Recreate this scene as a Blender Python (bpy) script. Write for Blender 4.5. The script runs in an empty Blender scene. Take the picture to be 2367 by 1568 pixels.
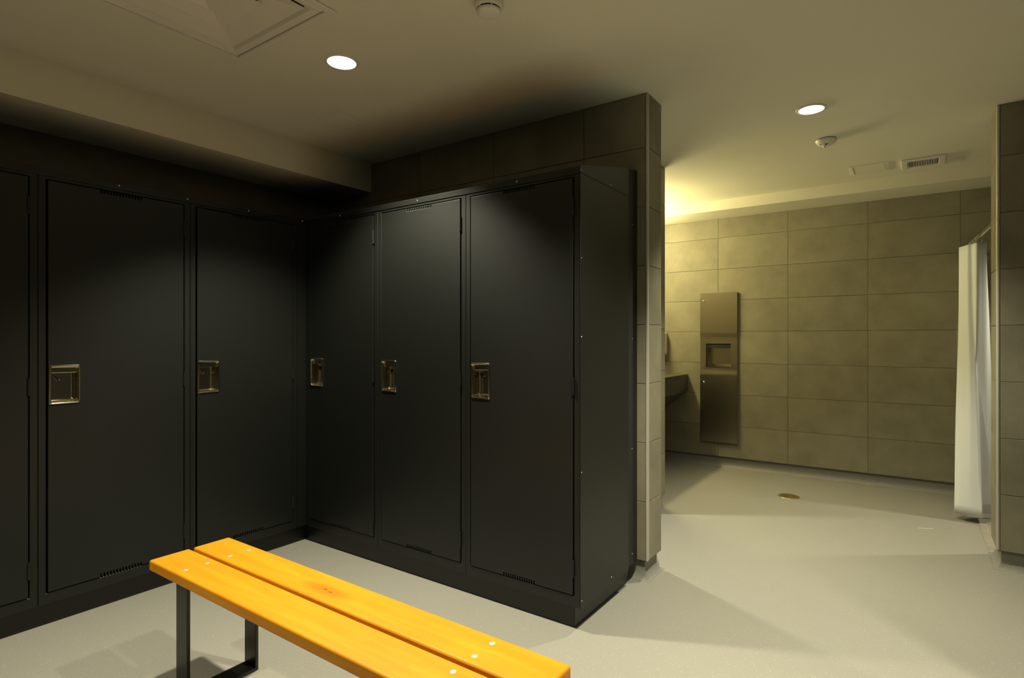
import bpy, bmesh, math, random
from mathutils import Vector, Matrix

random.seed(7)
scene = bpy.context.scene
C = scene.collection
R = math.radians
PI = math.pi

# ------------------------------------------------------------------ camera
YAW = 35.07
CAM_H = 1.225
cam_d = bpy.data.cameras.new('camera')
cam_d.sensor_width = 36.0
cam_d.lens = 1317.0 / 2367.0 * 36.0
cam_d.shift_y = 0.0004
cam_d.clip_start = 0.02
cam = bpy.data.objects.new('camera', cam_d)
cam.location = (0, 0, CAM_H)
cam.rotation_euler = (R(90), 0, R(YAW))
C.objects.link(cam)
scene.camera = cam

# ------------------------------------------------------------------ world, exposure
w = bpy.data.worlds.new('world')
scene.world = w
w.use_nodes = True
w.node_tree.nodes['Background'].inputs[0].default_value = (0.0, 0.0, 0.0, 1)
w.node_tree.nodes['Background'].inputs[1].default_value = 0.0
vs = scene.view_settings
vs.view_transform = 'Standard'
vs.look = 'None'
vs.gamma = 1.0
vs.use_curve_mapping = False
vs.exposure = 0.0
scene.cycles.use_denoising = True
scene.cycles.max_bounces = 8
scene.cycles.diffuse_bounces = 2
scene.cycles.glossy_bounces = 5
scene.cycles.sample_clamp_indirect = 6.0
scene.cycles.caustics_reflective = False
scene.cycles.caustics_refractive = False

# lamp settings used by the lamp builders below
LAMP_COL = (1.0, 0.93, 0.665)
LAMP_W = 245.0
LAMP_ANGLE = 106
LAMP_BLEND = 0.66
VANITY_COL = (1.0, 0.86, 0.40)
VANITY_E = 128.0

ZC = 2.475      # ceiling height


# ------------------------------------------------------------------ materials
def new_mat(name):
    m = bpy.data.materials.new(name)
    m.use_nodes = True
    nt = m.node_tree
    b = nt.nodes['Principled BSDF']
    return m, nt, b


def mat(name, col, rough=0.5, metal=0.0, spec=0.5, coat=0.0, var=0.0, scale=20.0, bump=0.0, bscale=200.0):
    m, nt, b = new_mat(name)
    b.inputs['Base Color'].default_value = (*col, 1)
    b.inputs['Roughness'].default_value = rough
    b.inputs['Metallic'].default_value = metal
    b.inputs['Specular IOR Level'].default_value = spec
    b.inputs['Coat Weight'].default_value = coat
    tc = nt.nodes.new('ShaderNodeTexCoord')
    if var > 0:
        n = nt.nodes.new('ShaderNodeTexNoise')
        n.inputs['Scale'].default_value = scale
        n.inputs['Detail'].default_value = 4
        nt.links.new(tc.outputs['Object'], n.inputs['Vector'])
        mr = nt.nodes.new('ShaderNodeMapRange')
        mr.inputs[1].default_value = 0.3
        mr.inputs[2].default_value = 0.7
        mr.inputs[3].default_value = 1 - var
        mr.inputs[4].default_value = 1 + var
        nt.links.new(n.outputs['Fac'], mr.inputs[0])
        mx = nt.nodes.new('ShaderNodeVectorMath')
        mx.operation = 'SCALE'
        mx.inputs[0].default_value = col
        nt.links.new(mr.outputs[0], mx.inputs['Scale'])
        nt.links.new(mx.outputs[0], b.inputs['Base Color'])
    if bump > 0:
        n2 = nt.nodes.new('ShaderNodeTexNoise')
        n2.inputs['Scale'].default_value = bscale
        n2.inputs['Detail'].default_value = 2
        nt.links.new(tc.outputs['Object'], n2.inputs['Vector'])
        bp = nt.nodes.new('ShaderNodeBump')
        bp.inputs['Strength'].default_value = bump
        bp.inputs['Distance'].default_value = 0.001
        nt.links.new(n2.outputs['Fac'], bp.inputs['Height'])
        nt.links.new(bp.outputs[0], b.inputs['Normal'])
    return m


def tile_mat(name, c0, c1, rough=0.45):
    m, nt, b = new_mat(name)
    L = nt.links
    tc = nt.nodes.new('ShaderNodeTexCoord')
    oi = nt.nodes.new('ShaderNodeObjectInfo')
    mul = nt.nodes.new('ShaderNodeMath')
    mul.operation = 'MULTIPLY'
    mul.inputs[1].default_value = 37.0
    L.new(oi.outputs['Random'], mul.inputs[0])
    add = nt.nodes.new('ShaderNodeVectorMath')
    add.operation = 'ADD'
    L.new(tc.outputs['Object'], add.inputs[0])
    L.new(mul.outputs[0], add.inputs[1])
    n1 = nt.nodes.new('ShaderNodeTexNoise')
    n1.inputs['Scale'].default_value = 4.5
    n1.inputs['Detail'].default_value = 8
    n1.inputs['Roughness'].default_value = 0.62
    L.new(add.outputs[0], n1.inputs['Vector'])
    cr = nt.nodes.new('ShaderNodeValToRGB')
    cr.color_ramp.elements[0].position = 0.25
    cr.color_ramp.elements[1].position = 0.7
    cr.color_ramp.elements[0].color = (*c0, 1)
    cr.color_ramp.elements[1].color = (*c1, 1)
    L.new(n1.outputs['Fac'], cr.inputs['Fac'])
    mr = nt.nodes.new('ShaderNodeMapRange')
    mr.inputs[3].default_value = 0.93
    mr.inputs[4].default_value = 1.05
    L.new(oi.outputs['Random'], mr.inputs[0])
    sc = nt.nodes.new('ShaderNodeVectorMath')
    sc.operation = 'SCALE'
    L.new(cr.outputs['Color'], sc.inputs[0])
    L.new(mr.outputs[0], sc.inputs['Scale'])
    L.new(sc.outputs[0], b.inputs['Base Color'])
    b.inputs['Roughness'].default_value = rough
    b.inputs['Specular IOR Level'].default_value = 0.22
    n2 = nt.nodes.new('ShaderNodeTexNoise')
    n2.inputs['Scale'].default_value = 60
    n2.inputs['Detail'].default_value = 3
    L.new(add.outputs[0], n2.inputs['Vector'])
    bp = nt.nodes.new('ShaderNodeBump')
    bp.inputs['Strength'].default_value = 0.08
    bp.inputs['Distance'].default_value = 0.002
    L.new(n2.outputs['Fac'], bp.inputs['Height'])
    L.new(bp.outputs[0], b.inputs['Normal'])
    return m


def floor_mat(name, base):
    m, nt, b = new_mat(name)
    L = nt.links
    tc = nt.nodes.new('ShaderNodeTexCoord')
    n1 = nt.nodes.new('ShaderNodeTexNoise')
    n1.inputs['Scale'].default_value = 260
    n1.inputs['Detail'].default_value = 3
    L.new(tc.outputs['Object'], n1.inputs['Vector'])
    cr = nt.nodes.new('ShaderNodeValToRGB')
    cr.color_ramp.elements[0].position = 0.3
    cr.color_ramp.elements[1].position = 0.7
    cr.color_ramp.elements[0].color = (*[v * 0.9 for v in base], 1)
    cr.color_ramp.elements[1].color = (*[v * 1.1 for v in base], 1)
    L.new(n1.outputs['Fac'], cr.inputs['Fac'])
    # pale flecks
    vo = nt.nodes.new('ShaderNodeTexVoronoi')
    vo.inputs['Scale'].default_value = 105
    L.new(tc.outputs['Object'], vo.inputs['Vector'])
    sep = nt.nodes.new('ShaderNodeSeparateColor')
    L.new(vo.outputs['Color'], sep.inputs[0])
    # size varies per cell: fleck where distance < 0.11 * random
    m1 = nt.nodes.new('ShaderNodeMath')
    m1.operation = 'MULTIPLY'
    m1.inputs[1].default_value = 0.24
    L.new(sep.outputs[0], m1.inputs[0])
    m2 = nt.nodes.new('ShaderNodeMath')
    m2.operation = 'LESS_THAN'
    L.new(vo.outputs['Distance'], m2.inputs[0])
    L.new(m1.outputs[0], m2.inputs[1])
    m3 = nt.nodes.new('ShaderNodeMath')
    m3.operation = 'MULTIPLY'
    m3.inputs[1].default_value = 0.42
    L.new(m2.outputs[0], m3.inputs[0])
    mx = nt.nodes.new('ShaderNodeMix')
    mx.data_type = 'RGBA'
    L.new(m3.outputs[0], mx.inputs['Factor'])
    L.new(cr.outputs['Color'], mx.inputs[6])
    mx.inputs[7].default_value = (0.52, 0.51, 0.43, 1)
    # dark flecks
    vo2 = nt.nodes.new('ShaderNodeTexVoronoi')
    vo2.inputs['Scale'].default_value = 120
    L.new(tc.outputs['Object'], vo2.inputs['Vector'])
    sep2 = nt.nodes.new('ShaderNodeSeparateColor')
    L.new(vo2.outputs['Color'], sep2.inputs[0])
    k1 = nt.nodes.new('ShaderNodeMath')
    k1.operation = 'MULTIPLY'
    k1.inputs[1].default_value = 0.14
    L.new(sep2.outputs[1], k1.inputs[0])
    k2 = nt.nodes.new('ShaderNodeMath')
    k2.operation = 'LESS_THAN'
    L.new(vo2.outputs['Distance'], k2.inputs[0])
    L.new(k1.outputs[0], k2.inputs[1])
    k3 = nt.nodes.new('ShaderNodeMath')
    k3.operation = 'MULTIPLY'
    k3.inputs[1].default_value = 0.3
    L.new(k2.outputs[0], k3.inputs[0])
    mx2 = nt.nodes.new('ShaderNodeMix')
    mx2.data_type = 'RGBA'
    L.new(k3.outputs[0], mx2.inputs['Factor'])
    L.new(mx.outputs[2], mx2.inputs[6])
    mx2.inputs[7].default_value = (0.11, 0.11, 0.105, 1)
    L.new(mx2.outputs[2], b.inputs['Base Color'])
    b.inputs['Roughness'].default_value = 0.5
    b.inputs['Specular IOR Level'].default_value = 0.35
    return m


def wood_mat(name, knot=None):
    m, nt, b = new_mat(name)
    L = nt.links
    tc = nt.nodes.new('ShaderNodeTexCoord')
    mp = nt.nodes.new('ShaderNodeMapping')
    mp.inputs['Scale'].default_value = (1.3, 14, 14)
    L.new(tc.outputs['Object'], mp.inputs['Vector'])
    n1 = nt.nodes.new('ShaderNodeTexNoise')
    n1.inputs['Scale'].default_value = 2.2
    n1.inputs['Detail'].default_value = 6
    n1.inputs['Distortion'].default_value = 0.8
    L.new(mp.outputs[0], n1.inputs['Vector'])
    cr = nt.nodes.new('ShaderNodeValToRGB')
    cr.color_ramp.elements[0].position = 0.25
    cr.color_ramp.elements[1].position = 0.75
    cr.color_ramp.elements[0].color = (0.60, 0.222, 0.006, 1)
    cr.color_ramp.elements[1].color = (0.70, 0.305, 0.012, 1)
    L.new(n1.outputs['Fac'], cr.inputs['Fac'])
    out = cr.outputs['Color']
    if knot:
        for (kx, ky, sx, sy, colr, amt) in knot:
            mk = nt.nodes.new('ShaderNodeMapping')
            mk.inputs['Location'].default_value = (-kx / sx, -ky / sy, 0)
            mk.inputs['Scale'].default_value = (1 / sx, 1 / sy, 0)
            L.new(tc.outputs['Object'], mk.inputs['Vector'])
            ln = nt.nodes.new('ShaderNodeVectorMath')
            ln.operation = 'LENGTH'
            L.new(mk.outputs[0], ln.inputs[0])
            mr = nt.nodes.new('ShaderNodeMapRange')
            mr.inputs[1].default_value = 0.4
            mr.inputs[2].default_value = 1.0
            mr.inputs[3].default_value = amt
            mr.inputs[4].default_value = 0
            L.new(ln.outputs['Value'], mr.inputs[0])
            mx = nt.nodes.new('ShaderNodeMix')
            mx.data_type = 'RGBA'
            L.new(mr.outputs[0], mx.inputs['Factor'])
            L.new(out, mx.inputs[6])
            mx.inputs[7].default_value = (*colr, 1)
            out = mx.outputs[2]
    L.new(out, b.inputs['Base Color'])
    b.inputs['Roughness'].default_value = 0.42
    b.inputs['Specular IOR Level'].default_value = 0.25
    return m


def emit_mat(name, col, strength):
    m, nt, b = new_mat(name)
    b.inputs['Base Color'].default_value = (0.9, 0.9, 0.9, 1)
    b.inputs['Emission Color'].default_value = (*col, 1)
    b.inputs['Emission Strength'].default_value = strength
    return m


M = {}
M['tile'] = tile_mat('porcelain_tile', (0.195, 0.180, 0.130), (0.282, 0.262, 0.194))
M['grout'] = mat('grout', (0.13, 0.12, 0.092), 0.9)
M['paint'] = mat('cream_paint', (0.87, 0.84, 0.70), 0.75, spec=0.25, var=0.02, scale=1.5, bump=0.06, bscale=120)
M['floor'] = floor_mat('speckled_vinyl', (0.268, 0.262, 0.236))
M['cove'] = floor_mat('speckled_vinyl_cove_shaded', (0.225, 0.22, 0.20))  # same vinyl as the floor, darkened: the base's shade is put into the colour
M['black'] = mat('black_powder_coat', (0.0030, 0.0034, 0.0028), 0.47, spec=0.54, coat=0.06, var=0.04, scale=6, bump=0.012, bscale=420)
M['black'].node_tree.nodes['Principled BSDF'].inputs['Coat Roughness'].default_value = 0.22
M['black'].node_tree.nodes['Principled BSDF'].inputs['Specular Tint'].default_value = (0.92, 0.97, 1.0, 1)
M['inside'] = mat('black_steel_inside', (0.012, 0.012, 0.011), 0.6)
M['plinth'] = mat('black_plinth', (0.0055, 0.006, 0.005), 0.40, var=0.05, scale=5)
M['legs'] = mat('black_bench_steel', (0.009, 0.0095, 0.0085), 0.33, var=0.05, scale=8)
M['chrome'] = mat('polished_steel', (0.62, 0.57, 0.46), 0.12, 1.0, var=0.03, scale=30)
M['screw'] = mat('bright_steel', (0.78, 0.76, 0.70), 0.25, 1.0, var=0.03, scale=80)
M['rubber'] = mat('black_plastic', (0.008, 0.008, 0.008), 0.4, var=0.05, scale=40)
M['alu'] = mat('aluminium_trim', (0.50, 0.48, 0.43), 0.45, 0.25, var=0.02, scale=10)
M['white'] = mat('white_plastic', (0.88, 0.84, 0.76), 0.45, var=0.02, scale=8)
M['metalwhite'] = mat('white_enamel', (0.90, 0.85, 0.76), 0.45, var=0.02, scale=6)
M['dark'] = mat('dark_void', (0.008, 0.008, 0.007), 0.9, var=0.02, scale=6)
M['curtain'] = mat('white_curtain', (0.84, 0.87, 0.90), 0.7, spec=0.2, var=0.02, scale=4, bump=0.05, bscale=300)
M['ceramic'] = mat('white_ceramic', (0.85, 0.84, 0.80), 0.12, var=0.01, scale=3)
M['laminate'] = mat('dark_laminate', (0.07, 0.066, 0.055), 0.4, var=0.08, scale=14)
M['brass'] = mat('brass_drain', (0.34, 0.26, 0.11), 0.4, 0.7, var=0.12, scale=60)
M['lens'] = emit_mat('lamp_lens', (1.0, 0.93, 0.75), 9.0)
M['tube'] = emit_mat('vanity_diffuser', VANITY_COL, VANITY_E)
M['shower_tile'] = mat('shower_mosaic', (0.30, 0.28, 0.235), 0.45, var=0.12, scale=12)
M['light_grout'] = mat('light_grout', (0.42, 0.40, 0.34), 0.8, var=0.05, scale=20)
M['bolt'] = mat('zinc_bolt', (0.72, 0.70, 0.64), 0.35, 0.45, var=0.03, scale=80)
M['paper'] = mat('paper_towel', (0.5, 0.49, 0.45), 0.9, var=0.02, scale=20)
M['wood_a'] = wood_mat('orange_varnished_pine', [(-0.55, 0.03, 0.30, 0.018, (0.52, 0.165, 0.006), 0.30)])
M['wood_b'] = wood_mat('orange_varnished_pine_knot', [
    (-0.055, -0.014, 0.14, 0.034, (0.54, 0.14, 0.004), 0.7),
    (-0.060, -0.010, 0.013, 0.0042, (0.12, 0.03, 0.004), 0.85),
    (-0.030, -0.015, 0.012, 0.0036, (0.15, 0.035, 0.004), 0.8)])


def brushed():
    m, nt, b = new_mat('brushed_stainless')
    L = nt.links
    b.inputs['Base Color'].default_value = (0.55, 0.50, 0.38, 1)
    b.inputs['Metallic'].default_value = 1.0
    tc = nt.nodes.new('ShaderNodeTexCoord')
    mp = nt.nodes.new('ShaderNodeMapping')
    mp.inputs['Scale'].default_value = (3, 3, 420)
    L.new(tc.outputs['Object'], mp.inputs['Vector'])
    n = nt.nodes.new('ShaderNodeTexNoise')
    n.inputs['Scale'].default_value = 2
    n.inputs['Detail'].default_value = 3
    L.new(mp.outputs[0], n.inputs['Vector'])
    mr = nt.nodes.new('ShaderNodeMapRange')
    mr.inputs[3].default_value = 0.20
    mr.inputs[4].default_value = 0.28
    L.new(n.outputs['Fac'], mr.inputs[0])
    L.new(mr.outputs[0], b.inputs['Roughness'])
    bp = nt.nodes.new('ShaderNodeBump')
    bp.inputs['Strength'].default_value = 0.05
    bp.inputs['Distance'].default_value = 0.0006
    L.new(n.outputs['Fac'], bp.inputs['Height'])
    L.new(bp.outputs[0], b.inputs['Normal'])
    return m


M['stainless'] = brushed()


# ------------------------------------------------------------------ mesh helpers
def add_box(bm, x0, x1, y0, y1, z0, z1):
    v = [bm.verts.new(p) for p in ((x0, y0, z0), (x1, y0, z0), (x1, y1, z0), (x0, y1, z0),
                                   (x0, y0, z1), (x1, y0, z1), (x1, y1, z1), (x0, y1, z1))]
    for f in ((0, 3, 2, 1), (4, 5, 6, 7), (0, 1, 5, 4), (1, 2, 6, 5), (2, 3, 7, 6), (3, 0, 4, 7)):
        bm.faces.new([v[i] for i in f])
    return bm


def box(*a):
    bm = bmesh.new()
    return add_box(bm, *a)


def lathe(profile, segs=32, bm=None, center=(0, 0, 0), cap0=True, cap1=True):
    bm = bm or bmesh.new()
    cx, cy, cz = center
    rings = []
    for r, z in profile:
        if r < 1e-6:
            rings.append([bm.verts.new((cx, cy, cz + z))])
        else:
            rings.append([bm.verts.new((cx + r * math.cos(2 * PI * i / segs), cy + r * math.sin(2 * PI * i / segs), cz + z)) for i in range(segs)])
    for a, b in zip(rings[:-1], rings[1:]):
        for i in range(segs):
            j = (i + 1) % segs
            if len(a) == 1 and len(b) == 1:
                continue
            if len(a) == 1:
                bm.faces.new((a[0], b[i], b[j]))
            elif len(b) == 1:
                bm.faces.new((a[i], a[j], b[0]))
            else:
                bm.faces.new((a[i], a[j], b[j], b[i]))
    if cap0 and len(rings[0]) > 1:
        bm.faces.new(rings[0])
    if cap1 and len(rings[-1]) > 1:
        bm.faces.new(rings[-1])
    return bm


def tube(p0, p1, r, segs=12, bm=None):
    bm = bm or bmesh.new()
    p0, p1 = Vector(p0), Vector(p1)
    d = (p1 - p0).normalized()
    up = Vector((0, 0, 1)) if abs(d.z) < 0.9 else Vector((1, 0, 0))
    a = d.cross(up).normalized()
    b = d.cross(a)
    A, B = [], []
    for i in range(segs):
        t = 2 * PI * i / segs
        o = (a * math.cos(t) + b * math.sin(t)) * r
        A.append(bm.verts.new(p0 + o))
        B.append(bm.verts.new(p1 + o))
    for i in range(segs):
        j = (i + 1) % segs
        bm.faces.new((A[i], A[j], B[j], B[i]))
    bm.faces.new(A)
    bm.faces.new(B)
    return bm


def prism(poly, axis, a0, a1, bm=None):
    """extrude a 2-D polygon; axis 'x': poly in (y,z), 'y': poly in (x,z), 'z': poly in (x,y).
    a0 / a1 may be functions of the polygon point (for mitres)."""
    bm = bm or bmesh.new()

    def pt(p, a):
        return {'x': (a, p[0], p[1]), 'y': (p[0], a, p[1]), 'z': (p[0], p[1], a)}[axis]
    f0 = a0 if callable(a0) else (lambda p: a0)
    f1 = a1 if callable(a1) else (lambda p: a1)
    A = [bm.verts.new(pt(p, f0(p))) for p in poly]
    B = [bm.verts.new(pt(p, f1(p))) for p in poly]
    n = len(poly)
    for i in range(n):
        j = (i + 1) % n
        bm.faces.new((A[i], A[j], B[j], B[i]))
    bm.faces.new(A)
    bm.faces.new(B)
    return bm


def slab(xs, zs, solid, y0, y1, shift=None):
    """vertical slab (x,z grid) with cells left out where solid(i,j) is False; shift(x,z)->front y offset"""
    bm = bmesh.new()
    F, Bk = {}, {}

    def fv(i, j):
        if (i, j) not in F:
            F[(i, j)] = bm.verts.new((xs[i], y0 + (shift(xs[i], zs[j]) if shift else 0), zs[j]))
        return F[(i, j)]

    def bv(i, j):
        if (i, j) not in Bk:
            Bk[(i, j)] = bm.verts.new((xs[i], y1, zs[j]))
        return Bk[(i, j)]
    nx, nz = len(xs) - 1, len(zs) - 1

    def s(i, j):
        return 0 <= i < nx and 0 <= j < nz and solid(i, j)
    for i in range(nx):
        for j in range(nz):
            if not s(i, j):
                continue
            bm.faces.new((fv(i, j), fv(i + 1, j), fv(i + 1, j + 1), fv(i, j + 1)))
            bm.faces.new((bv(i, j), bv(i, j + 1), bv(i + 1, j + 1), bv(i + 1, j)))
            for di, dj, e in ((-1, 0, ((i, j), (i, j + 1))), (1, 0, ((i + 1, j), (i + 1, j + 1))),
                              (0, -1, ((i, j), (i + 1, j))), (0, 1, ((i, j + 1), (i + 1, j + 1)))):
                if not s(i + di, j + dj):
                    a, b = e
                    bm.faces.new((fv(*a), fv(*b), bv(*b), bv(*a)))
    return bm


def rrect(cx, cz, w, h, r, n=4):
    pts = []
    for (sx, sz, a0) in ((1, 1, 0), (-1, 1, 90), (-1, -1, 180), (1, -1, 270)):
        for k in range(n + 1):
            a = R(a0 + 90 * k / n)
            pts.append((cx + sx * (w / 2 - r) + r * math.cos(a), cz + sz * (h / 2 - r) + r * math.sin(a)))
    return pts


def loops(levels, cap_end=True, cap_start=False):
    """levels: list of lists of (x,y,z) with equal count -> skin them"""
    bm = bmesh.new()
    V = [[bm.verts.new(p) for p in lv] for lv in levels]
    n = len(V[0])
    for a, b in zip(V[:-1], V[1:]):
        for i in range(n):
            j = (i + 1) % n
            bm.faces.new((a[i], a[j], b[j], b[i]))
    if cap_end:
        bm.faces.new(V[-1])
    if cap_start:
        bm.faces.new(V[0])
    return bm


def mesh_of(name, bm, smooth=None):
    bmesh.ops.recalc_face_normals(bm, faces=bm.faces)
    me = bpy.data.meshes.new(name)
    bm.to_mesh(me)
    bm.free()
    if smooth is not None:
        for p in me.polygons:
            p.use_smooth = True
        me.set_sharp_from_angle(angle=R(smooth))
    return me


def obj(name, bm, m, parent=None, smooth=None, bevel=0.0, segs=2, loc=None):
    me = bm if isinstance(bm, bpy.types.Mesh) else mesh_of(name, bm, smooth)
    if m is not None and len(me.materials) == 0:
        me.materials.append(M[m])
    o = bpy.data.objects.new(name, me)
    C.objects.link(o)
    if parent is not None:
        o.parent = parent
    if loc is not None:
        o.location = loc
    if bevel > 0:
        md = o.modifiers.new('bevel', 'BEVEL')
        md.width = bevel
        md.segments = segs
        md.limit_method = 'ANGLE'
        md.angle_limit = R(40)
    return o


def tag(o, label, cat, group=None):
    o['label'] = label
    o['category'] = cat
    if group:
        o['group'] = group
    return o


def thing(name, label, cat, loc=(0, 0, 0), rz=0.0, group=None):
    o = bpy.data.objects.new(name, None)
    C.objects.link(o)
    o.empty_display_size = 0.1
    o.location = loc
    o.rotation_euler = (0, 0, rz)
    return tag(o, label, cat, group)


def struct(name, bm, m, parent=None, smooth=None, bevel=0.0):
    o = obj(name, bm, m, parent, smooth, bevel)
    if parent is None:
        o['kind'] = 'structure'
    return o


def copy_tree(o, parent=None):
    c = o.copy()
    C.objects.link(c)
    c.parent = parent
    for ch in list(o.children):
        copy_tree(ch, c)
    return c


# ------------------------------------------------------------------ the setting
X_LEFT, X_RIGHT, Y_FRONT, Y_BACK = -3.60, 2.60, -2.0, 5.63
Y_PART, Y_PART2 = 2.75, 2.95        # partition behind the right-hand lockers
X_PART = -1.095
STUB = (-2.40, -1.472, 3.85, 4.04)  # return wall in front of the vanity
X_SH, Y_SH0, Y_SH1 = 0.37, 3.97, 4.24   # wall end beside the shower
Y_SOF, Z_SOF = 5.25, 2.383
X_BULK, Z_BULK = -3.157, 2.272
TH = 0.30     # tile height
TW = 0.612    # tile width
TD = 0.004    # tile face above the grout
JT = 0.0024   # joint

floor = struct('floor', box(X_LEFT - 0.1, X_RIGHT + 0.1, Y_FRONT - 0.1, Y_BACK + 0.1, -0.1, 0.0), 'floor')

obj('weld_bead', box(-0.045, 0.045, -0.002, 0.002, 0, 0.0006), 'metalwhite', floor, loc=(0.073, 4.563, 0.0)).rotation_euler = (0, 0, R(25))

# ceiling with an opening for the air diffuser
DIF = (-2.445, -1.815, 0.742, 1.372)
cx = [X_LEFT - 0.1, DIF[0], DIF[1], X_RIGHT + 0.1]
cy = [Y_FRONT - 0.1, DIF[2], DIF[3], Y_BACK + 0.1]
cb = slab(cx, cy, lambda i, j: not (i == 1 and j == 1), 0.0, 0.25)
for v in cb.verts:
    v.co = Vector((v.co.x, v.co.z, ZC + v.co.y))
struct('ceiling', cb, 'paint')
struct('ceiling_bulkhead', box(X_LEFT, X_BULK, Y_FRONT, Y_PART, Z_BULK, ZC), 'paint')
struct('ceiling_soffit', box(-2.40, X_RIGHT, Y_SOF, Y_BACK, Z_SOF, ZC), 'paint')

tile_cache = {}


def tile_mesh(w_, h_):
    k = (round(w_, 4), round(h_, 4))
    if k not in tile_cache:
        bm = box(-w_ / 2, w_ / 2, -TD, 0.0, -h_ / 2, h_ / 2)
        # a small arris round the face
        ed = [e for e in bm.edges if all(abs(v.co.y + TD) < 1e-6 for v in e.verts)]
        bmesh.ops.bevel(bm, geom=ed, offset=0.0012, segments=1, affect='EDGES')
        me = mesh_of('tile', bm)
        me.materials.append(M['tile'])
        tile_cache[k] = me
    return tile_cache[k]


def tile_face(parent, p0, along, length, z0, z1, off, rz, zrow=0.10, cut=None, tw=TW):
    """tiles on a wall face. p0: start of the face in (x,y) at the core surface; along: unit dir;
    off: distance of the first vertical joint from p0; rz: turns local -y to the face normal"""
    cuts = [0.0]
    u = off % tw
    while u < length - 0.01:
        if u > 0.01:
            cuts.append(u)
        u += tw
    cuts.append(length)
    rows = [z0]
    k = 0
    while zrow + k * TH < z1 - 0.01:
        if zrow + k * TH > z0 + 0.005:
            rows.append(zrow + k * TH)
        k += 1
    rows.append(z1)
    for a, b in zip(cuts[:-1], cuts[1:]):
        for c_, d in zip(rows[:-1], rows[1:]):
            a_, b_ = a, b
            if cut:
                a_, b_ = (v - p0[0] for v in cut(p0[0] + a, p0[0] + b, c_, d))
            um, zm = (a_ + b_) / 2, (c_ + d) / 2
            me = tile_mesh(b_ - a_ - JT, d - c_ - JT)
            o = bpy.data.objects.new('tile', me)
            C.objects.link(o)
            o.parent = parent
            o.location = (p0[0] + along[0] * um, p0[1] + along[1] * um, zm)
            o.rotation_euler = (0, 0, rz)


Z0 = 0.10
# partition behind the right-hand locker row
wp = struct('wall_partition', box(X_LEFT, X_PART - TD, Y_PART + TD, Y_PART2, 0.097, ZC), 'grout')
tile_face(wp, (X_LEFT, Y_PART + TD), (1, 0), X_PART - X_LEFT - 0.010, Z0, ZC, X_PART - X_LEFT - 0.36, 0)
tile_face(wp, (X_PART - TD, Y_PART + 0.026), (0, 1), Y_PART2 - Y_PART - 0.030, Z0, ZC, 5, R(90), tw=50)
# return wall in front of the vanity
ws = struct('wall_return', box(STUB[0], STUB[1] - TD, STUB[2], STUB[3], 0.097, ZC), 'grout')
tile_face(ws, (STUB[1] - TD, STUB[2] + 0.003), (0, 1), STUB[3] - STUB[2] - 0.006, Z0, ZC, 5, R(90), tw=50)
tile_face(ws, (STUB[0], STUB[2]), (1, 0), STUB[1] - STUB[0] - 0.004, Z0, ZC, 0.3, 0)
# back wall
wb = struct('wall_back', slab([-2.5, -1.66, -1.38, X_RIGHT], [0.097, 0.93, 1.21, ZC], lambda i, j: not (i == 1 and j == 1), Y_BACK + TD, Y_BACK + 0.15), 'grout')


def cut_niche(x0, x1, z0, z1):
    # tiles behind the dispenser are cut back round its niche
    if z1 > 0.72 and z0 < 1.28:
        if x0 < -1.6 < x1:
            return (x0, -1.665)
        if x0 < -1.4 < x1:
            return (-1.375, x1)
    return (x0, x1)


tile_face(wb, (-2.40, Y_BACK + TD), (1, 0), 4.1, Z0, Z_SOF, (-0.303 + 2.40) % TW, 0, cut=cut_niche)
# wall beside the shower, facing the room
wsh = struct('wall_shower', box(X_SH + TD, X_RIGHT, Y_SH0 + TD, Y_SH1, 0.097, ZC), 'grout')
tile_face(wsh, (X_SH + 0.014, Y_SH0 + TD), (1, 0), X_RIGHT - X_SH - 0.014, Z0, ZC, 0.45, 0)
tile_face(wsh, (X_SH + TD, Y_SH1), (0, -1), Y_SH1 - Y_SH0 - 0.014, Z0, ZC, 5, R(-90), tw=50)
# walls out of view or behind the lockers
struct('wall_left', box(X_LEFT - 0.1, X_LEFT, Y_FRONT, Y_BACK, 0, ZC), 'tile')
struct('wall_vanity', box(X_LEFT, -2.40, STUB[3], Y_BACK, 0, ZC), 'tile')
struct('wall_vanity_corner', box(X_LEFT, STUB[0], STUB[2], STUB[3], 0, ZC), 'tile')
struct('wall_right', box(X_RIGHT, X_RIGHT + 0.1, Y_FRONT, Y_BACK, 0, ZC), 'tile')
struct('wall_front', box(X_LEFT, X_RIGHT, Y_FRONT - 0.1, Y_FRONT, 0, ZC), 'tile')
struct('wall_opposite', box(0.66, X_RIGHT, 2.75, 2.95, 0, ZC), 'tile')


# coved base: the floor sheet turned up the wall
def offset_path(path, o):
    res = []
    n = len(path)
    nr = []
    for a, b in zip(path[:-1], path[1:]):
        dx, dy = b[0] - a[0], b[1] - a[1]
        l = math.hypot(dx, dy)
        nr.append((dy / l, -dx / l))
    for i, p in enumerate(path):
        if i == 0:
            m_ = nr[0]
        elif i == n - 1:
            m_ = nr[-1]
        else:
            a, b = nr[i - 1], nr[i]
            m_ = (a[0] + b[0], a[1] + b[1])
            k = m_[0] * a[0] + m_[1] * a[1]
            m_ = (m_[0] / k, m_[1] / k)
        res.append((p[0] + m_[0] * o, p[1] + m_[1] * o))
    return res


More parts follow.
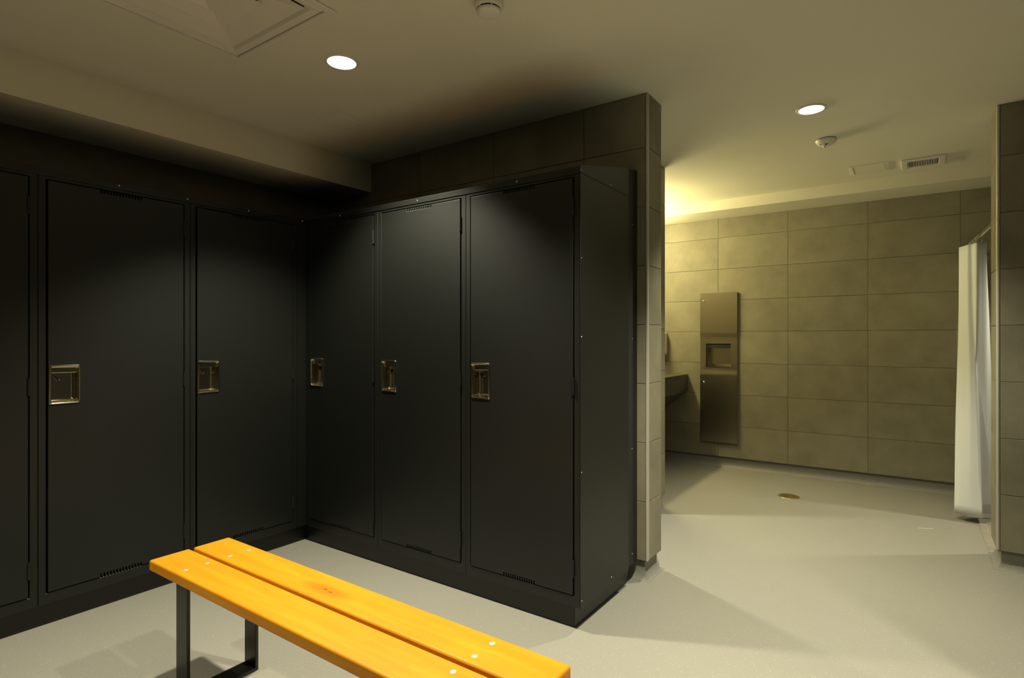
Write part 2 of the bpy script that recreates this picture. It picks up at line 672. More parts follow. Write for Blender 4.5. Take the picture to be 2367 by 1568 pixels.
def cove(name, path, h=0.0965, ro=0.034, rh=0.056, t=-0.020, back=-0.07):
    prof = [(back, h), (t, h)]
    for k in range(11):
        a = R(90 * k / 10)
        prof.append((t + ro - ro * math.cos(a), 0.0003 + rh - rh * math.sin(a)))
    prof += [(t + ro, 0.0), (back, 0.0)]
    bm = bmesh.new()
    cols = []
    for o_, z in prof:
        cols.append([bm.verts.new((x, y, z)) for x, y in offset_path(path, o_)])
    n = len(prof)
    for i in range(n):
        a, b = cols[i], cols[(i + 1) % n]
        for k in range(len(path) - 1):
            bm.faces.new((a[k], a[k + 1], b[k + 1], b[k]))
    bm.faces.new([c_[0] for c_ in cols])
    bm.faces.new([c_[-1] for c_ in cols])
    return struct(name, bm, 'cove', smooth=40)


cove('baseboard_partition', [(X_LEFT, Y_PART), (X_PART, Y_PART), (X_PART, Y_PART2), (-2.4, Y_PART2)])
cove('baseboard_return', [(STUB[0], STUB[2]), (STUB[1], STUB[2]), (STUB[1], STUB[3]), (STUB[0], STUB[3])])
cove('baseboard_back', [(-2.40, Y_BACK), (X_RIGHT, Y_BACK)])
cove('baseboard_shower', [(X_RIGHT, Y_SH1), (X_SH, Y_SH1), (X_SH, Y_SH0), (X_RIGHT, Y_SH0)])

# aluminium corner trims
struct('trim_1', box(X_PART - 0.010, X_PART + 0.0015, Y_PART - 0.0015, Y_PART + 0.026, 0.098, ZC), 'alu', bevel=0.005)
struct('trim_2', box(X_SH - 0.0015, X_SH + 0.014, Y_SH0 - 0.0015, Y_SH0 + 0.014, 0.098, ZC), 'alu', bevel=0.010)
struct('trim_3', box(STUB[1] - 0.006, STUB[1] + 0.001, STUB[2] - 0.001, STUB[2] + 0.005, 0.098, ZC), 'alu')

# shower floor: mosaic sheet let into the vinyl
shf = struct('floor_shower', box(X_SH - 0.01, 1.9, Y_SH1, Y_BACK, 0.0, 0.004), 'light_grout')
bm = bmesh.new()
p_ = 0.052
nx_, ny_ = int((1.9 - X_SH) / p_), int((Y_BACK - Y_SH1) / p_)
for i in range(nx_):
    for j in range(ny_):
        x0 = X_SH + 0.034 + i * p_
        y0 = Y_SH1 + j * p_
        add_box(bm, x0, x0 + p_ - 0.003, y0, y0 + p_ - 0.003, 0.001, 0.006)
ms = obj('mosaic_tile', bm, 'shower_tile', shf)
ms['kind'] = 'stuff'
obj('edge_strip', box(X_SH - 0.0095, X_SH - 0.004, Y_SH1 + 0.002, Y_BACK, 0.001, 0.0055), 'shower_tile', shf)
obj('border_tile', box(X_SH - 0.0035, X_SH + 0.030, Y_SH1 + 0.002, Y_BACK, 0.001, 0.006), 'shower_tile', shf)


# ------------------------------------------------------------------ lockers
W_L, H_L, D_L = 0.618, 1.82, 0.43
Z_BASE = 0.10
door_x0, door_x1 = 0.033, 0.585
door_z0, door_z1 = 0.049, 1.803
HC = (0.091, 0.930)      # centre of the recessed handle
HW, HH = 0.112, 0.168


def door_bm():
    slots = []
    x = 0.309 - 0.084
    for k in range(14):
        slots.append((x, x + 0.0052))
        x += 0.0126
    hx0, hx1 = HC[0] - HW / 2 + 0.008, HC[0] + HW / 2 - 0.008
    hz0, hz1 = HC[1] - HH / 2 + 0.008, HC[1] + HH / 2 - 0.008
    xs = sorted({door_x0, door_x1, hx0, hx1} | {v for s_ in slots for v in s_})
    zs = [door_z0, door_z0 + 0.015, hz0, hz1, door_z1 - 0.015, door_z1]
    sl = {round(a, 6) for a, b in slots}

    def solid(i, j):
        if j in (0, len(zs) - 2) and round(xs[i], 6) in sl:
            return False
        if abs(xs[i] - hx0) < 1e-6 and abs(zs[j] - hz0) < 1e-6:
            return False
        return True
    return slab(xs, zs, solid, -0.004, 0.014)


def handle_bm():
    def L(w_, h_, r, y):
        return [(x, y, z) for x, z in rrect(HC[0], HC[1], w_, h_, r)]
    return loops([
        L(HW, HH, 0.007, -0.0035), L(HW, HH, 0.007, -0.0065), L(HW - 0.004, HH - 0.004, 0.006, -0.0092),
        L(HW - 0.010, HH - 0.010, 0.006, -0.0095), L(HW - 0.015, HH - 0.015, 0.007, -0.0075),
        L(HW - 0.019, HH - 0.019, 0.007, -0.002), L(HW - 0.022, HH - 0.022, 0.007, 0.008),
        L(HW - 0.030, HH - 0.030, 0.008, 0.032), L(HW - 0.036, HH - 0.037, 0.008, 0.036)])


def make_locker():
    t = thing('locker', '', 'locker')
    g = 0.0009
    # sheet-metal box
    bm = bmesh.new()
    add_box(bm, g, 0.003, 0.02, D_L, 0.0, H_L)
    add_box(bm, W_L - 0.003, W_L - g, 0.02, D_L, 0.0, H_L)
    add_box(bm, 0.003, W_L - 0.003, D_L - 0.003, D_L, 0.0, H_L)
    add_box(bm, 0.003, W_L - 0.003, 0.02, D_L - 0.003, 0.0, 0.003)
    add_box(bm, 0.003, W_L - 0.003, 0.02, D_L - 0.003, H_L - 0.003, H_L)
    obj('body', bm, 'inside', t)
    # face frame
    fx = [g, door_x0 - 0.006, door_x1 + 0.005, W_L - g]
    fz = [0.0, door_z0 - 0.004, door_z1 + 0.005, H_L]
    fb = slab(fx, fz, lambda i, j: not (i == 1 and j == 1), 0.0, 0.022)
    obj('face_frame', fb, 'black', t, bevel=0.0012, segs=1)
    d = obj('door', door_bm(), 'black', t, bevel=0.0022, segs=2)
    h = obj('recessed_handle', handle_bm(), 'chrome', d, smooth=28)
    h['label'] = 'polished metal recessed handle cup'
    # latch plate at the top of the cup and the black finger pull
    lb = box(HC[0] - HW / 2 + 0.0115, HC[0] + HW / 2 - 0.0115, 0.004, 0.010, HC[1] + HH / 2 - 0.034, HC[1] + HH / 2 - 0.0105)
    obj('latch_plate', lb, 'chrome', d, bevel=0.002, segs=2)
    pb = box(-0.0028, 0.0028, -0.004, 0.006, -0.014, 0.014)
    bmesh.ops.rotate(pb, verts=pb.verts, cent=(0, 0, 0), matrix=Matrix.Rotation(R(-32), 3, 'Y'))
    bmesh.ops.translate(pb, verts=pb.verts, vec=(HC[0] - 0.018, 0.029, HC[1] + 0.022))
    obj('finger_pull', pb, 'rubber', d, bevel=0.0012, segs=2)
    nb = lathe([(0.003, 0), (0.0026, 0.004), (0, 0.005)], 10)
    bmesh.ops.rotate(nb, verts=nb.verts, cent=(0, 0, 0), matrix=Matrix.Rotation(R(90), 3, 'X'))
    obj('pin', nb, 'screw', d, smooth=50, loc=(HC[0] - 0.008, 0.034, HC[1] + 0.020))
    for zc in (1.683, 0.927, 0.160):
        hb = tube((door_x1 + 0.001, -0.0045, zc - 0.036), (door_x1 + 0.001, -0.0045, zc + 0.036), 0.0052, 10)
        obj('hinge', hb, 'black', d, smooth=40)
    return t


X_R0 = -1.134           # right-hand end of the right row
Y_RF = 2.110            # front of the right row
X_LF = -3.010           # front of the left row
Y_PL, X_PL = 2.134, -3.046   # faces of the plinths
Y_L1 = 2.052            # far end of the left row
proto = make_locker()
rows = [
    (X_R0 - W_L, Y_RF, 0, 'black steel locker at the free end of its row, next to the tiled opening'),
    (X_R0 - 2 * W_L, Y_RF, 0, 'black steel locker in the middle of the row facing the bench, brightest door'),
    (X_R0 - 3 * W_L, Y_RF, 0, 'dark black steel locker facing the bench, touching the inside corner on its left'),
    (X_LF, Y_L1 - W_L, 90, 'black steel locker of the left row, touching the inside corner'),
    (X_LF, Y_L1 - 2 * W_L, 90, 'black steel locker of the left row, whole door seen, second from the corner'),
    (X_LF, Y_L1 - 3 * W_L, 90, 'black steel locker at the left edge of the photo, door cut off'),
]
for i, (x, y, a, lab) in enumerate(rows):
    o = proto if i == 0 else copy_tree(proto)
    o.location = (x, y, Z_BASE)
    o.rotation_euler = (0, 0, R(a))
    o['label'] = lab
    o['group'] = 'black steel lockers in an L around the bench'

for k in range(3):   # the same lockers go on across the room, out of view
    o = copy_tree(proto)
    o.location = (0.66 + k * W_L, Y_RF, Z_BASE)
    o['label'] = 'black steel locker across the room, out of view, ' + ('nearest the opening', 'middle of three', 'farthest from the opening')[k]
    o['group'] = 'lockers out of view'
tag(obj('locker_plinth', box(0.70, 0.66 + 3 * W_L, Y_PL, 2.62, 0.0005, 0.099), 'plinth'), 'black plinth under the lockers out of view', 'plinth')

# corner filler between the two rows
cf = thing('corner_filler', 'narrow black upright filler in the inside corner between both locker rows', 'filler panel')
obj('panel', box(X_LF - 0.02, X_LF + 0.0, Y_L1 + 0.001, Y_RF + 0.002, Z_BASE, Z_BASE + H_L), 'black', cf)
obj('panel', box(X_LF + 0.0005, X_R0 - 3 * W_L - 0.001, Y_RF, Y_RF + 0.02, Z_BASE, Z_BASE + H_L), 'black', cf)

# plinths (profile follows the coved floor at the wall)
prof = [(Y_PL, 0.0005), (2.62, 0.0005)]
for k in range(7):
    a = R(90 * k / 6)
    prof.append((2.62 + 0.075 * math.sin(a), 0.0005 + 0.0985 * (1 - math.cos(a))))
prof += [(Y_PL, 0.099)]
pr = thing('locker_plinth', 'black toe-kick plinth under the locker row that faces the bench', 'plinth')
obj('kick_board', prism(prof, 'x', -3.545, -1.1765), 'plinth', pr)
obj('end_cap', prism(prof, 'x', -1.1755, -1.170), 'plinth', pr)
pl = thing('locker_plinth', 'black toe-kick plinth under the left locker row', 'plinth')
obj('kick_board', box(-3.545, X_PL, Y_L1 - 3 * W_L, Y_PL - 0.001, 0.0005, 0.099), 'plinth', pl)

# sloping tops, mitred in the corner
zt = Z_BASE + H_L + 0.0008
FH = 0.027
sl = [(Y_RF - 0.004, zt), (Y_RF - 0.004, zt + FH), (Y_RF + 0.002, zt + FH + 0.004), (2.600, 2.0575), (2.600, zt)]
tr = thing('locker_sloping_top', 'sloping black sheet-metal top over the locker row that faces the bench', 'locker top')
obj('sheet', prism(sl, 'x', lambda p: X_LF - (p[0] - Y_RF) , X_R0 - 0.0025), 'black', tr, bevel=0.001, segs=1)
obj('end_closure', prism([(Y_RF - 0.005, zt + 0.002), (Y_RF - 0.005, zt + FH + 0.004), (2.600, 2.0605), (2.600, zt + 0.002)], 'x', X_R0 - 0.002, X_R0 + 0.003), 'black', tr)
sl2 = [(X_LF - (y - Y_RF), z) for y, z in sl]
tl = thing('locker_sloping_top', 'sloping black sheet-metal top over the left locker row', 'locker top')
obj('sheet', prism(sl2, 'y', Y_L1 - 3 * W_L, lambda p: Y_RF + (X_LF - p[0]) - 0.0005), 'black', tl, bevel=0.001, segs=1)


def rivet(parent, p, n, r=0.0042, name='rivet'):
    p, n = Vector(p), Vector(n)
    bm = lathe([(r, 0), (r * 0.92, r * 0.35), (r * 0.6, r * 0.62), (0, r * 0.72)], 10)
    rot = n.to_track_quat('Z', 'Y').to_matrix()
    bmesh.ops.rotate(bm, verts=bm.verts, cent=(0, 0, 0), matrix=rot)
    return obj(name, bm, 'screw', parent, smooth=60, loc=p)


zr = zt + 0.014
for x in (-2.684, -2.07, -1.452):
    rivet(tr, (x, Y_RF - 0.004, zr), (0, -1, 0))
for y in (1.115, 1.42, 1.745, 2.085):
    rivet(tl, (X_LF + 0.004, y, zr + 0.003), (1, 0, 0))
for y, z in ((2.398, zt + 0.012), (2.118, zt + 0.014)):
    rivet(tr, (X_R0 + 0.003, y, z), (1, 0, 0), 0.003)

# end panel, its rear edge rolled back to the wall
ep = thing('locker_end_panel', 'plain black end panel closing the locker row beside the tiled wall end', 'end panel')
obj('panel', box(X_R0 + 0.0008, X_R0 + 0.003, Y_RF - 0.003, 2.600, Z_BASE - 0.002, zt), 'black', ep, bevel=0.0008, segs=1)
obj('scribe_filler', prism([(2.602, Z_BASE - 0.002), (2.7455, Z_BASE - 0.002), (2.7455, 2.088), (2.602, 2.060)], 'x', -1.152, -1.148), 'inside', ep)
for y, z in ((2.118, 1.566), (2.118, 1.236), (2.118, 0.668), (2.12, 0.13), (2.408, 0.131)):
    rivet(ep, (X_R0 + 0.003, y, z), (1, 0, 0), 0.0032, 'screw')
for z in (0.15, 0.677, 1.229, 1.80):
    rivet(ep, (-1.148, 2.685, z), (1, 0, 0), 0.003, 'screw')

# ------------------------------------------------------------------ bench
BZ = 0.440
bn = thing('bench', 'bench of two orange varnished planks on black steel legs in front of the lockers', 'bench', (-1.447, 1.062, 0))
BX = 0.775
for (y0, y1, mn) in ((-0.146, -0.007, 'wood_a'), (0.007, 0.146, 'wood_b')):
    yc = (y0 + y1) / 2
    p = obj('plank', box(-BX, BX, y0 - yc, y1 - yc, -0.038, 0.0), mn, bn, bevel=0.008, segs=4, loc=(0, yc, BZ))
    p.data.materials[0] = M[mn]


def bolt(parent, p, r=0.008, h=0.0022):
    o = obj('bolt', lathe([(r, 0), (r, h * 0.25), (r * 0.8, h * 0.5), (r * 0.4, h * 0.6), (0, h * 0.62)], 14), 'bolt', parent, smooth=40, loc=p)
    return o


planks = [c_ for c_ in bn.children if c_.name.startswith('plank')]
for fx_ in (-0.575, 0.560):
    fr = obj('leg_frame', box(fx_ - 0.036, fx_ + 0.038, -0.128, 0.128, BZ - 0.048, BZ - 0.0385), 'legs', bn)
    for s_ in (-1, 1):
        y0, y1 = (s_ * 0.128, s_ * 0.116)
        obj('leg', box(fx_ - 0.036, fx_ + 0.038, min(y0, y1), max(y0, y1), 0.0005, BZ - 0.048), 'legs', fr, bevel=0.0015, segs=1)
    obj('foot_bar', box(fx_ - 0.036, fx_ + 0.038, -0.116, 0.116, 0.0005, 0.0115), 'legs', fr)
    bb = lathe([(0.010, 0), (0.010, 0.007), (0.006, 0.009), (0.005, 0.016), (0, 0.0165)], 8)
    obj('floor_bolt', bb, 'legs', fr, loc=(fx_, -0.005, 0.0115))
    for pk, ys in zip(planks, ((-0.036, 0.036), (-0.036, 0.036))):
        for y in ys:
            bolt(pk, (fx_, y, -0.0002))


# ------------------------------------------------------------------ ceiling fittings
def downlight(name, x, y, label, group=None, power=LAMP_W):
    t = thing(name, label, 'ceiling light', (x, y, ZC), 0, group)
    ring = lathe([(0.061, -0.0005), (0.063, -0.006), (0.072, -0.0065), (0.076, -0.003), (0.076, -0.0002)], 40, cap0=False, cap1=False)
    obj('trim_ring', ring, 'white', t, smooth=50)
    obj('lens', lathe([(0.0625, -0.0035), (0.05, -0.0045), (0, -0.005)], 40, cap0=False), 'lens', t, smooth=60)
    ld = bpy.data.lights.new('lamp', 'SPOT')
    ld.energy = power
    ld.color = LAMP_COL
    ld.spot_size = R(LAMP_ANGLE)
    ld.spot_blend = LAMP_BLEND
    ld.shadow_soft_size = 0.045
    lo = bpy.data.objects.new('lamp', ld)
    C.objects.link(lo)
    lo.parent = t
    lo.location = (0, 0, -0.055)
    return t


downlight('ceiling_downlight', -2.10, 1.658, 'glowing round downlight in the ceiling above the lockers, beside the air diffuser')
downlight('ceiling_downlight', -0.447, 3.46, 'glowing round downlight in the ceiling of the washroom opening', power=155)
for (x, y, pw, where) in ((-0.447, 1.658, 250, 'above the right end of the bench'), (1.20, 1.50, 175, 'in front of the lockers across the room'),
                          (-2.10, 3.46, 150, 'in the passage behind the locker wall'), (-2.10, -0.60, 150, 'behind the photographer'),
                          (1.20, 4.87, 110, 'inside the shower')):
    downlight('ceiling_downlight', x, y, 'round recessed downlight ' + where + ', out of view', 'downlights out of view', pw)

# square air diffuser let into the ceiling
ad = thing('air_diffuser', 'large square white air diffuser in the ceiling at the top edge', 'air diffuser', ((DIF[0] + DIF[1]) / 2, (DIF[2] + DIF[3]) / 2, ZC))


def sq(a, z):
    return [(-a, -a, z), (a, -a, z), (a, a, z), (-a, a, z)]


obj('flange', loops([sq(0.314, 0.002), sq(0.337, -0.001), sq(0.337, -0.006), sq(0.333, -0.008), sq(0.306, -0.008), sq(0.304, -0.004), sq(0.303, 0.004)], cap_end=False), 'metalwhite', ad)
obj('inner_frame', loops([sq(0.300, 0.004), sq(0.300, -0.003), sq(0.294, -0.006), sq(0.270, -0.002), sq(0.258, 0.012), sq(0.258, 0.10), sq(0.31, 0.10)], cap_end=False), 'metalwhite', ad)
for (ao, ai, zl, zh) in ((0.2515, 0.150, 0.001, 0.026), (0.146, 0.062, 0.000, 0.026), (0.058, 0.010, 0.000, 0.020)):
    obj('louvre', loops([sq(ai, zh + 0.002), sq(ao - 0.004, zl), sq(ao, zl), sq(ao, zl + 0.003), sq(ai + 0.002, zh + 0.006)], cap_end=False), 'metalwhite', ad)
obj('plenum', loops([sq(0.312, 0.004), sq(0.312, 0.22)]), 'dark', ad)

# smoke detectors
sd = thing('smoke_detector', 'white slotted smoke detector at the top edge of the photo', 'smoke detector', (-1.285, 1.680, ZC))
obj('base', lathe([(0.052, 0), (0.053, -0.012), (0.052, -0.020), (0.046, -0.026)], 40, cap0=False), 'white', sd, smooth=40)
obj('slot_ring', lathe([(0.0425, -0.024), (0.0425, -0.032)], 40, cap0=False, cap1=False), 'dark', sd, smooth=40)
for k in range(6):
    a = 2 * PI * k / 6 + 0.35
    obj('rib', box(-0.0025, 0.0025, -0.0012, 0.0012, -0.032, -0.025), 'white', sd, loc=(0.0440 * math.cos(a), 0.0440 * math.sin(a), 0)).rotation_euler = (0, 0, a + PI / 2)
obj('cap', lathe([(0.0445, -0.0315), (0.0450, -0.035), (0.042, -0.041), (0.033, -0.046), (0.018, -0.049), (0, -0.050)], 40), 'white', sd, smooth=50)

s2 = thing('ceiling_sensor', 'small white domed sensor on the ceiling beyond the washroom downlight', 'sensor', (-0.440, 4.045, ZC))
obj('gasket', lathe([(0.057, 0), (0.057, -0.004)], 40, cap0=False), 'dark', s2, smooth=40)
obj('housing', lathe([(0.060, -0.004), (0.060, -0.008), (0.054, -0.020), (0.040, -0.032), (0.022, -0.038), (0, -0.039)], 40), 'white', s2, smooth=50)
obj('sounder_hole', lathe([(0.0085, 0), (0.0085, -0.003), (0, -0.003)], 16), 'dark', s2, loc=(0.004, -0.030, -0.0325)).rotation_euler = (R(-30), 0, 0)
obj('indicator', lathe([(0.004, 0), (0.004, -0.004), (0, -0.005)], 12), 'dark', s2, loc=(-0.028, -0.024, -0.031))
obj('lens_nub', lathe([(0.010, 0), (0.009, -0.008), (0.005, -0.013), (0, -0.014)], 16), 'white', s2, smooth=50, loc=(-0.008, -0.004, -0.038))

# ceiling access panels
ap = thing('access_panel', 'flush white ceiling access panel beside the exhaust grille', 'access panel', (-0.255, 4.905, ZC))
obj('frame', loops([[(x, y, z) for x, y in ((-a, -a), (a, -a), (a, a), (-a, a))] for a, z in ((0.122, 0), (0.122, -0.004), (0.100, -0.005), (0.098, -0.001))], cap_end=False), 'paint', ap)
obj('door', box(-0.095, 0.095, -0.095, 0.095, -0.0035, -0.0005), 'paint', ap)
obj('latch', lathe([(0.006, -0.003), (0.005, -0.006), (0, -0.006)], 12), 'white', ap, loc=(0.0, -0.085, 0))
ap2 = thing('access_panel', 'faint small ceiling hatch above the dark locker corner', 'access panel', (-2.655, 2.11, ZC))
obj('frame', loops([[(x, y, z) for x, y in ((-a, -a), (a, -a), (a, a), (-a, a))] for a, z in ((0.105, 0), (0.105, -0.003), (0.090, -0.004), (0.088, -0.001))], cap_end=False), 'paint', ap2)
obj('door', box(-0.085, 0.085, -0.085, 0.085, -0.003, -0.0005), 'paint', ap2)

# exhaust grille
eg = thing('exhaust_grille', 'white ceiling exhaust grille with dark slats near the shower', 'vent grille', (0.063, 4.935, ZC))
obj('frame', slab([-0.125, -0.088, 0.088, 0.125], [-0.125, -0.085, 0.085, 0.125], lambda i, j: not (i == 1 and j == 1), 0, 0.012), 'metalwhite', eg, bevel=0.003, segs=2)
fo = [c_ for c_ in eg.children][0]
fo.rotation_euler = (R(90), 0, 0)
fo.location = (0, 0, -0.0125)
obj('backing', box(-0.089, 0.089, -0.086, 0.086, -0.002, -0.0004), 'dark', eg)
slat_me = mesh_of('slat', box(-0.0015, 0.0015, -0.085, 0.085, -0.0095, -0.002))
slat_me.materials.append(M['metalwhite'])
for k in range(18):
    o = bpy.data.objects.new('slat', slat_me)
    C.objects.link(o)
    o.parent = eg
    o.location = (-0.081 + k * 0.0095, 0, 0)
    o.rotation_euler = (0, R(18), 0)

# ------------------------------------------------------------------ washroom
# towel dispenser and bin let into the back wall
DX0, DX1, DZ0, DZ1 = -1.692, -1.346, 0.240, 1.672
td = thing('towel_dispenser', 'tall brushed stainless paper towel dispenser and bin on the back wall', 'towel dispenser', ((DX0 + DX1) / 2, Y_BACK, DZ0))
hw, hh = (DX1 - DX0) / 2, DZ1 - DZ0
zb0, zb1 = 0.715, 0.945     # opening
n_ = 12
zs = [0.0] + [zb0 - 0.075 + 0.060 * k / n_ for k in range(n_ + 1)] + [zb0, zb1] + [zb1 + 0.045 + 0.065 * k / n_ for k in range(n_ + 1)] + [hh]
ox0, ox1 = -hw + 0.055, hw - 0.060


def dshift(x, z):
    def st(a, b, v):
        t = max(0, min(1, (v - a) / (b - a)))
        return t * t * (3 - 2 * t)
    return 0.006 * st(zb0 - 0.075, zb0 - 0.015, z) * (1 - st(zb1 + 0.045, zb1 + 0.11, z))


fx = [-hw, ox0, ox1, hw]
jo = zs.index(zb0)
fp = obj('face_plate', slab(fx, zs, lambda i, j: not (i == 1 and j == jo), -0.024, -0.001, dshift), 'stainless', td, smooth=25, bevel=0.0)
nd = 0.085
bm = loops([[(ox0, -0.017, zb0), (ox1, -0.017, zb0), (ox1, -0.017, zb1), (ox0, -0.017, zb1)],
            [(ox0, nd * 0.6, zb0), (ox1, nd * 0.6, zb0), (ox1, nd * 0.6, zb1 - 0.04), (ox0, nd * 0.6, zb1 - 0.04)],
            [(ox0 + 0.02, nd, zb0 + 0.03), (ox1 - 0.02, nd, zb0 + 0.03), (ox1 - 0.02, nd, zb1 - 0.045), (ox0 + 0.02, nd, zb1 - 0.045)]])
obj('recess', bm, 'stainless', td)
obj('towel_slot', box(ox0 + 0.001, ox1 - 0.001, -0.012, 0.012, zb1 - 0.042, zb1 - 0.001), 'dark', td)
obj('recess_gap', box(ox0 + 0.002, ox1 - 0.002, -0.012, 0.004, zb0 + 0.001, zb0 + 0.008), 'dark', td)
# curved edge of the slot
bm = bmesh.new()
pts = [(ox0 + 0.045 + 0.15 * k / 10, -0.0128, zb1 - 0.030 + 0.014 * math.sin(PI * k / 10)) for k in range(11)]
for a, b in zip(pts[:-1], pts[1:]):
    tube(a, b, 0.0008, 6, bm)
obj('slot_lip', bm, 'laminate', td)
for z in (hh - 0.075, zb0 - 0.145):
    kb = lathe([(0.011, 0), (0.011, 0.004), (0.008, 0.009), (0.004, 0.0105), (0, 0.011)], 16)
    bmesh.ops.rotate(kb, verts=kb.verts, cent=(0, 0, 0), matrix=Matrix.Rotation(R(90), 3, 'X'))
    obj('lock', kb, 'screw', td, smooth=40, loc=(-hw + 0.036, -0.024, z))

# vanity counter
vc = thing('vanity_counter', 'dark vanity counter with a deep front edge at the back wall', 'counter', (-2.40, STUB[3] + 0.002, 0))
cl = Y_BACK - STUB[3] - 0.005
obj('worktop', box(0.002, 0.582, 0.0, cl, 0.865, 0.882), 'laminate', vc, bevel=0.002, segs=1)
obj('apron', box(0.560, 0.580, 0.0, cl, 0.715, 0.8645), 'laminate', vc)
obj('sloping_panel', prism([(0.559, 0.714), (0.559, 0.700), (0.002, 0.235), (0.002, 0.249)], 'y', 0.0, cl), 'laminate', vc)
obj('screw', lathe([(0.004, 0), (0.003, 0.002), (0, 0.002)], 10), 'screw', vc, loc=(0.580, 1.05, 0.835)).rotation_euler = (0, R(90), 0)
# basin on the counter
bs = thing('washbasin', 'rim of a white washbasin standing on the vanity counter', 'washbasin', (-2.10, 5.02, 0.882))
bsm = lathe([(0.155, 0.0), (0.19, 0.008), (0.222, 0.026), (0.226, 0.032), (0.222, 0.036), (0.212, 0.034), (0.19, 0.022), (0.10, 0.008), (0.03, 0.005), (0, 0.005)], 40)
obj('bowl', bsm, 'ceramic', bs, smooth=50)
obj('waste', lathe([(0.02, 0.005), (0.018, 0.008), (0, 0.007)], 16), 'chrome', bs, smooth=40)
# soap dispenser
sp = thing('soap_dispenser', 'white wall-mounted soap dispenser above the vanity counter', 'soap dispenser', (-2.075, Y_BACK - 0.002, 1.06))
obj('housing', box(-0.055, 0.052, -0.095, -0.012, 0.02, 0.24), 'white', sp, bevel=0.018, segs=4)
obj('back_plate', box(-0.050, 0.048, -0.012, 0.0, 0.005, 0.235), 'alu', sp, bevel=0.003, segs=2)
obj('push_bar', box(-0.045, 0.045, -0.100, -0.090, 0.03, 0.10), 'alu', sp, bevel=0.004, segs=2)

# vanity light over the counter (hidden behind the return wall)
vl = thing('vanity_light', 'long yellow vanity light behind the return wall, hidden from view', 'wall light', (-2.40, 4.86, 2.235))
obj('back_plate', box(0.001, 0.03, -0.47, 0.47, -0.05, 0.05), 'metalwhite', vl)
obj('diffuser', tube((0.075, -0.45, 0), (0.075, 0.45, 0), 0.04, 20), 'tube', vl, smooth=40)
for s_ in (-1, 1):
    obj('end_cap', tube((0.075, s_ * 0.451, 0), (0.075, s_ * 0.465, 0), 0.042, 20), 'metalwhite', vl, smooth=40)

# floor drain
fd = thing('floor_drain', 'round brass drain grate in the washroom floor', 'floor drain', (-0.787, 4.878, 0.0))
obj('rim', lathe([(0.062, 0.0035), (0.064, 0.0045), (0.075, 0.0035), (0.078, 0.0004)], 40, cap0=False, cap1=False), 'brass', fd, smooth=40)
obj('pan', lathe([(0.065, 0.0008), (0, 0.0008)], 32, cap0=False), 'dark', fd)
for k in range(7):
    x = -0.051 + k * 0.017
    l = math.sqrt(max(0.063 ** 2 - x * x, 0))
    obj('bar', box(x - 0.0055, x + 0.0055, -l, l, 0.001, 0.0035), 'brass', fd)
for k in range(3):
    y = -0.03 + k * 0.03
    l = math.sqrt(max(0.063 ** 2 - y * y, 0))
    obj('cross_bar', box(-l, l, y - 0.004, y + 0.004, 0.001, 0.0033), 'brass', fd)

# shower rod and curtain
ROD_Z = 1.893


def rod_x(y):
    return 0.388 - 0.0505 * (y - 4.24)


rd = thing('shower_rod', 'chrome shower curtain rod running to the back wall', 'curtain rod')
obj('rod', tube((rod_x(Y_SH1 + 0.001), Y_SH1 + 0.001, ROD_Z), (rod_x(Y_BACK - 0.001), Y_BACK - 0.001, ROD_Z), 0.0125, 16), 'screw', rd, smooth=40)
for y, s_ in ((Y_SH1 + 0.0015, 1), (Y_BACK - 0.0015, -1)):
    obj('end_flange', tube((rod_x(y), y, ROD_Z), (rod_x(y), y + s_ * 0.012, ROD_Z), 0.021, 20), 'screw', rd, smooth=40)

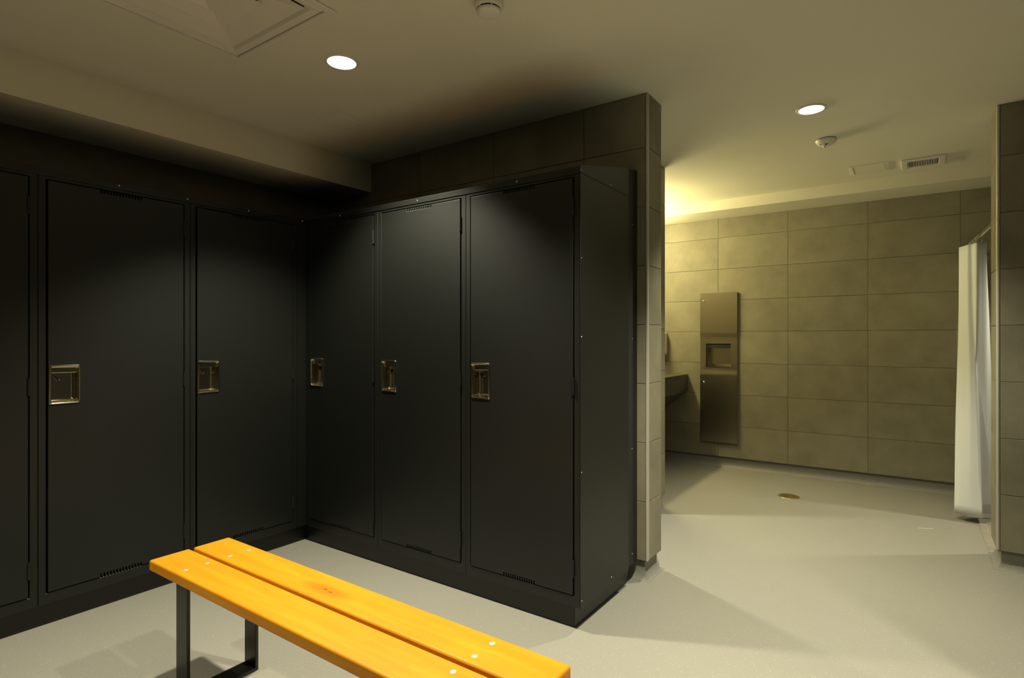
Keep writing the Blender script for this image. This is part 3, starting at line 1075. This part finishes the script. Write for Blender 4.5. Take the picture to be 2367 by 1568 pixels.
top = [(0.402, 4.875), (0.398, 4.815), (0.342, 4.795), (0.326, 4.862), (0.304, 4.868), (0.286, 4.925), (0.262, 4.985), (0.300, 5.04), (0.375, 5.05), (0.38, 5.11), (0.285, 5.14), (0.283, 5.19), (0.36, 5.21), (0.37, 5.27), (0.300, 5.30), (0.298, 5.36), (0.375, 5.39), (0.37, 5.45), (0.305, 5.48), (0.302, 5.54), (0.34, 5.59)]
bot = [(0.475, 5.04), (0.425, 5.015), (0.380, 4.990), (0.384, 4.852), (0.320, 4.868), (0.262, 4.890), (0.232, 4.918), (0.27, 5.0), (0.36, 5.06), (0.37, 5.11), (0.265, 5.14), (0.262, 5.19), (0.35, 5.22), (0.355, 5.28), (0.285, 5.31), (0.282, 5.37), (0.36, 5.40), (0.36, 5.46), (0.30, 5.48), (0.298, 5.54), (0.34, 5.585)]


def folds(P):
    # straight panels with tightly rounded folds
    out = [P[0]]
    for i in range(len(P) - 1):
        a, b = P[i], P[i + 1]
        for t in (0.10, 0.30, 0.50, 0.70, 0.90):
            out.append((a[0] + (b[0] - a[0]) * t, a[1] + (b[1] - a[1]) * t))
    out.append(P[-1])
    return out


T, Bt = folds(top), folds(bot)
ZT, ZB = 1.858, 0.045
NR = 28
bm = bmesh.new()
grid = []
for r in range(NR + 1):
    f = r / NR
    e = f ** 1.25
    row = []
    for i, (a, b) in enumerate(zip(T, Bt)):
        wv = 0.004 * math.sin(f * 6 + i * 0.22) * math.sin(PI * f)
        z = ZT + (ZB - ZT) * f
        if f == 1:
            z += 0.004 * math.sin(i * 0.2)
        row.append(bm.verts.new((a[0] + (b[0] - a[0]) * e + wv, a[1] + (b[1] - a[1]) * e + wv * 0.6, z)))
    grid.append(row)
for r in range(NR):
    for i in range(len(T) - 1):
        bm.faces.new((grid[r][i], grid[r][i + 1], grid[r + 1][i + 1], grid[r + 1][i]))
ct = thing('shower_curtain', 'white shower curtain bunched beside the wall end', 'shower curtain')
co = obj('fabric', bm, 'curtain', ct, smooth=70)
sd_ = co.modifiers.new('thickness', 'SOLIDIFY')
sd_.thickness = 0.0016
for y in (4.805, 4.90, 5.0, 5.12, 5.25, 5.42):
    bm = bmesh.new()
    prev = None
    pts = [(rod_x(y) + 0.019 * math.sin(2 * PI * k / 14), y + 0.002 * math.cos(2 * PI * k / 14), ROD_Z - 0.012 + 0.028 * math.cos(2 * PI * k / 14)) for k in range(15)]
    for a, b in zip(pts[:-1], pts[1:]):
        tube(a, b, 0.0017, 6, bm)
    obj('hook', bm, 'screw', ct)
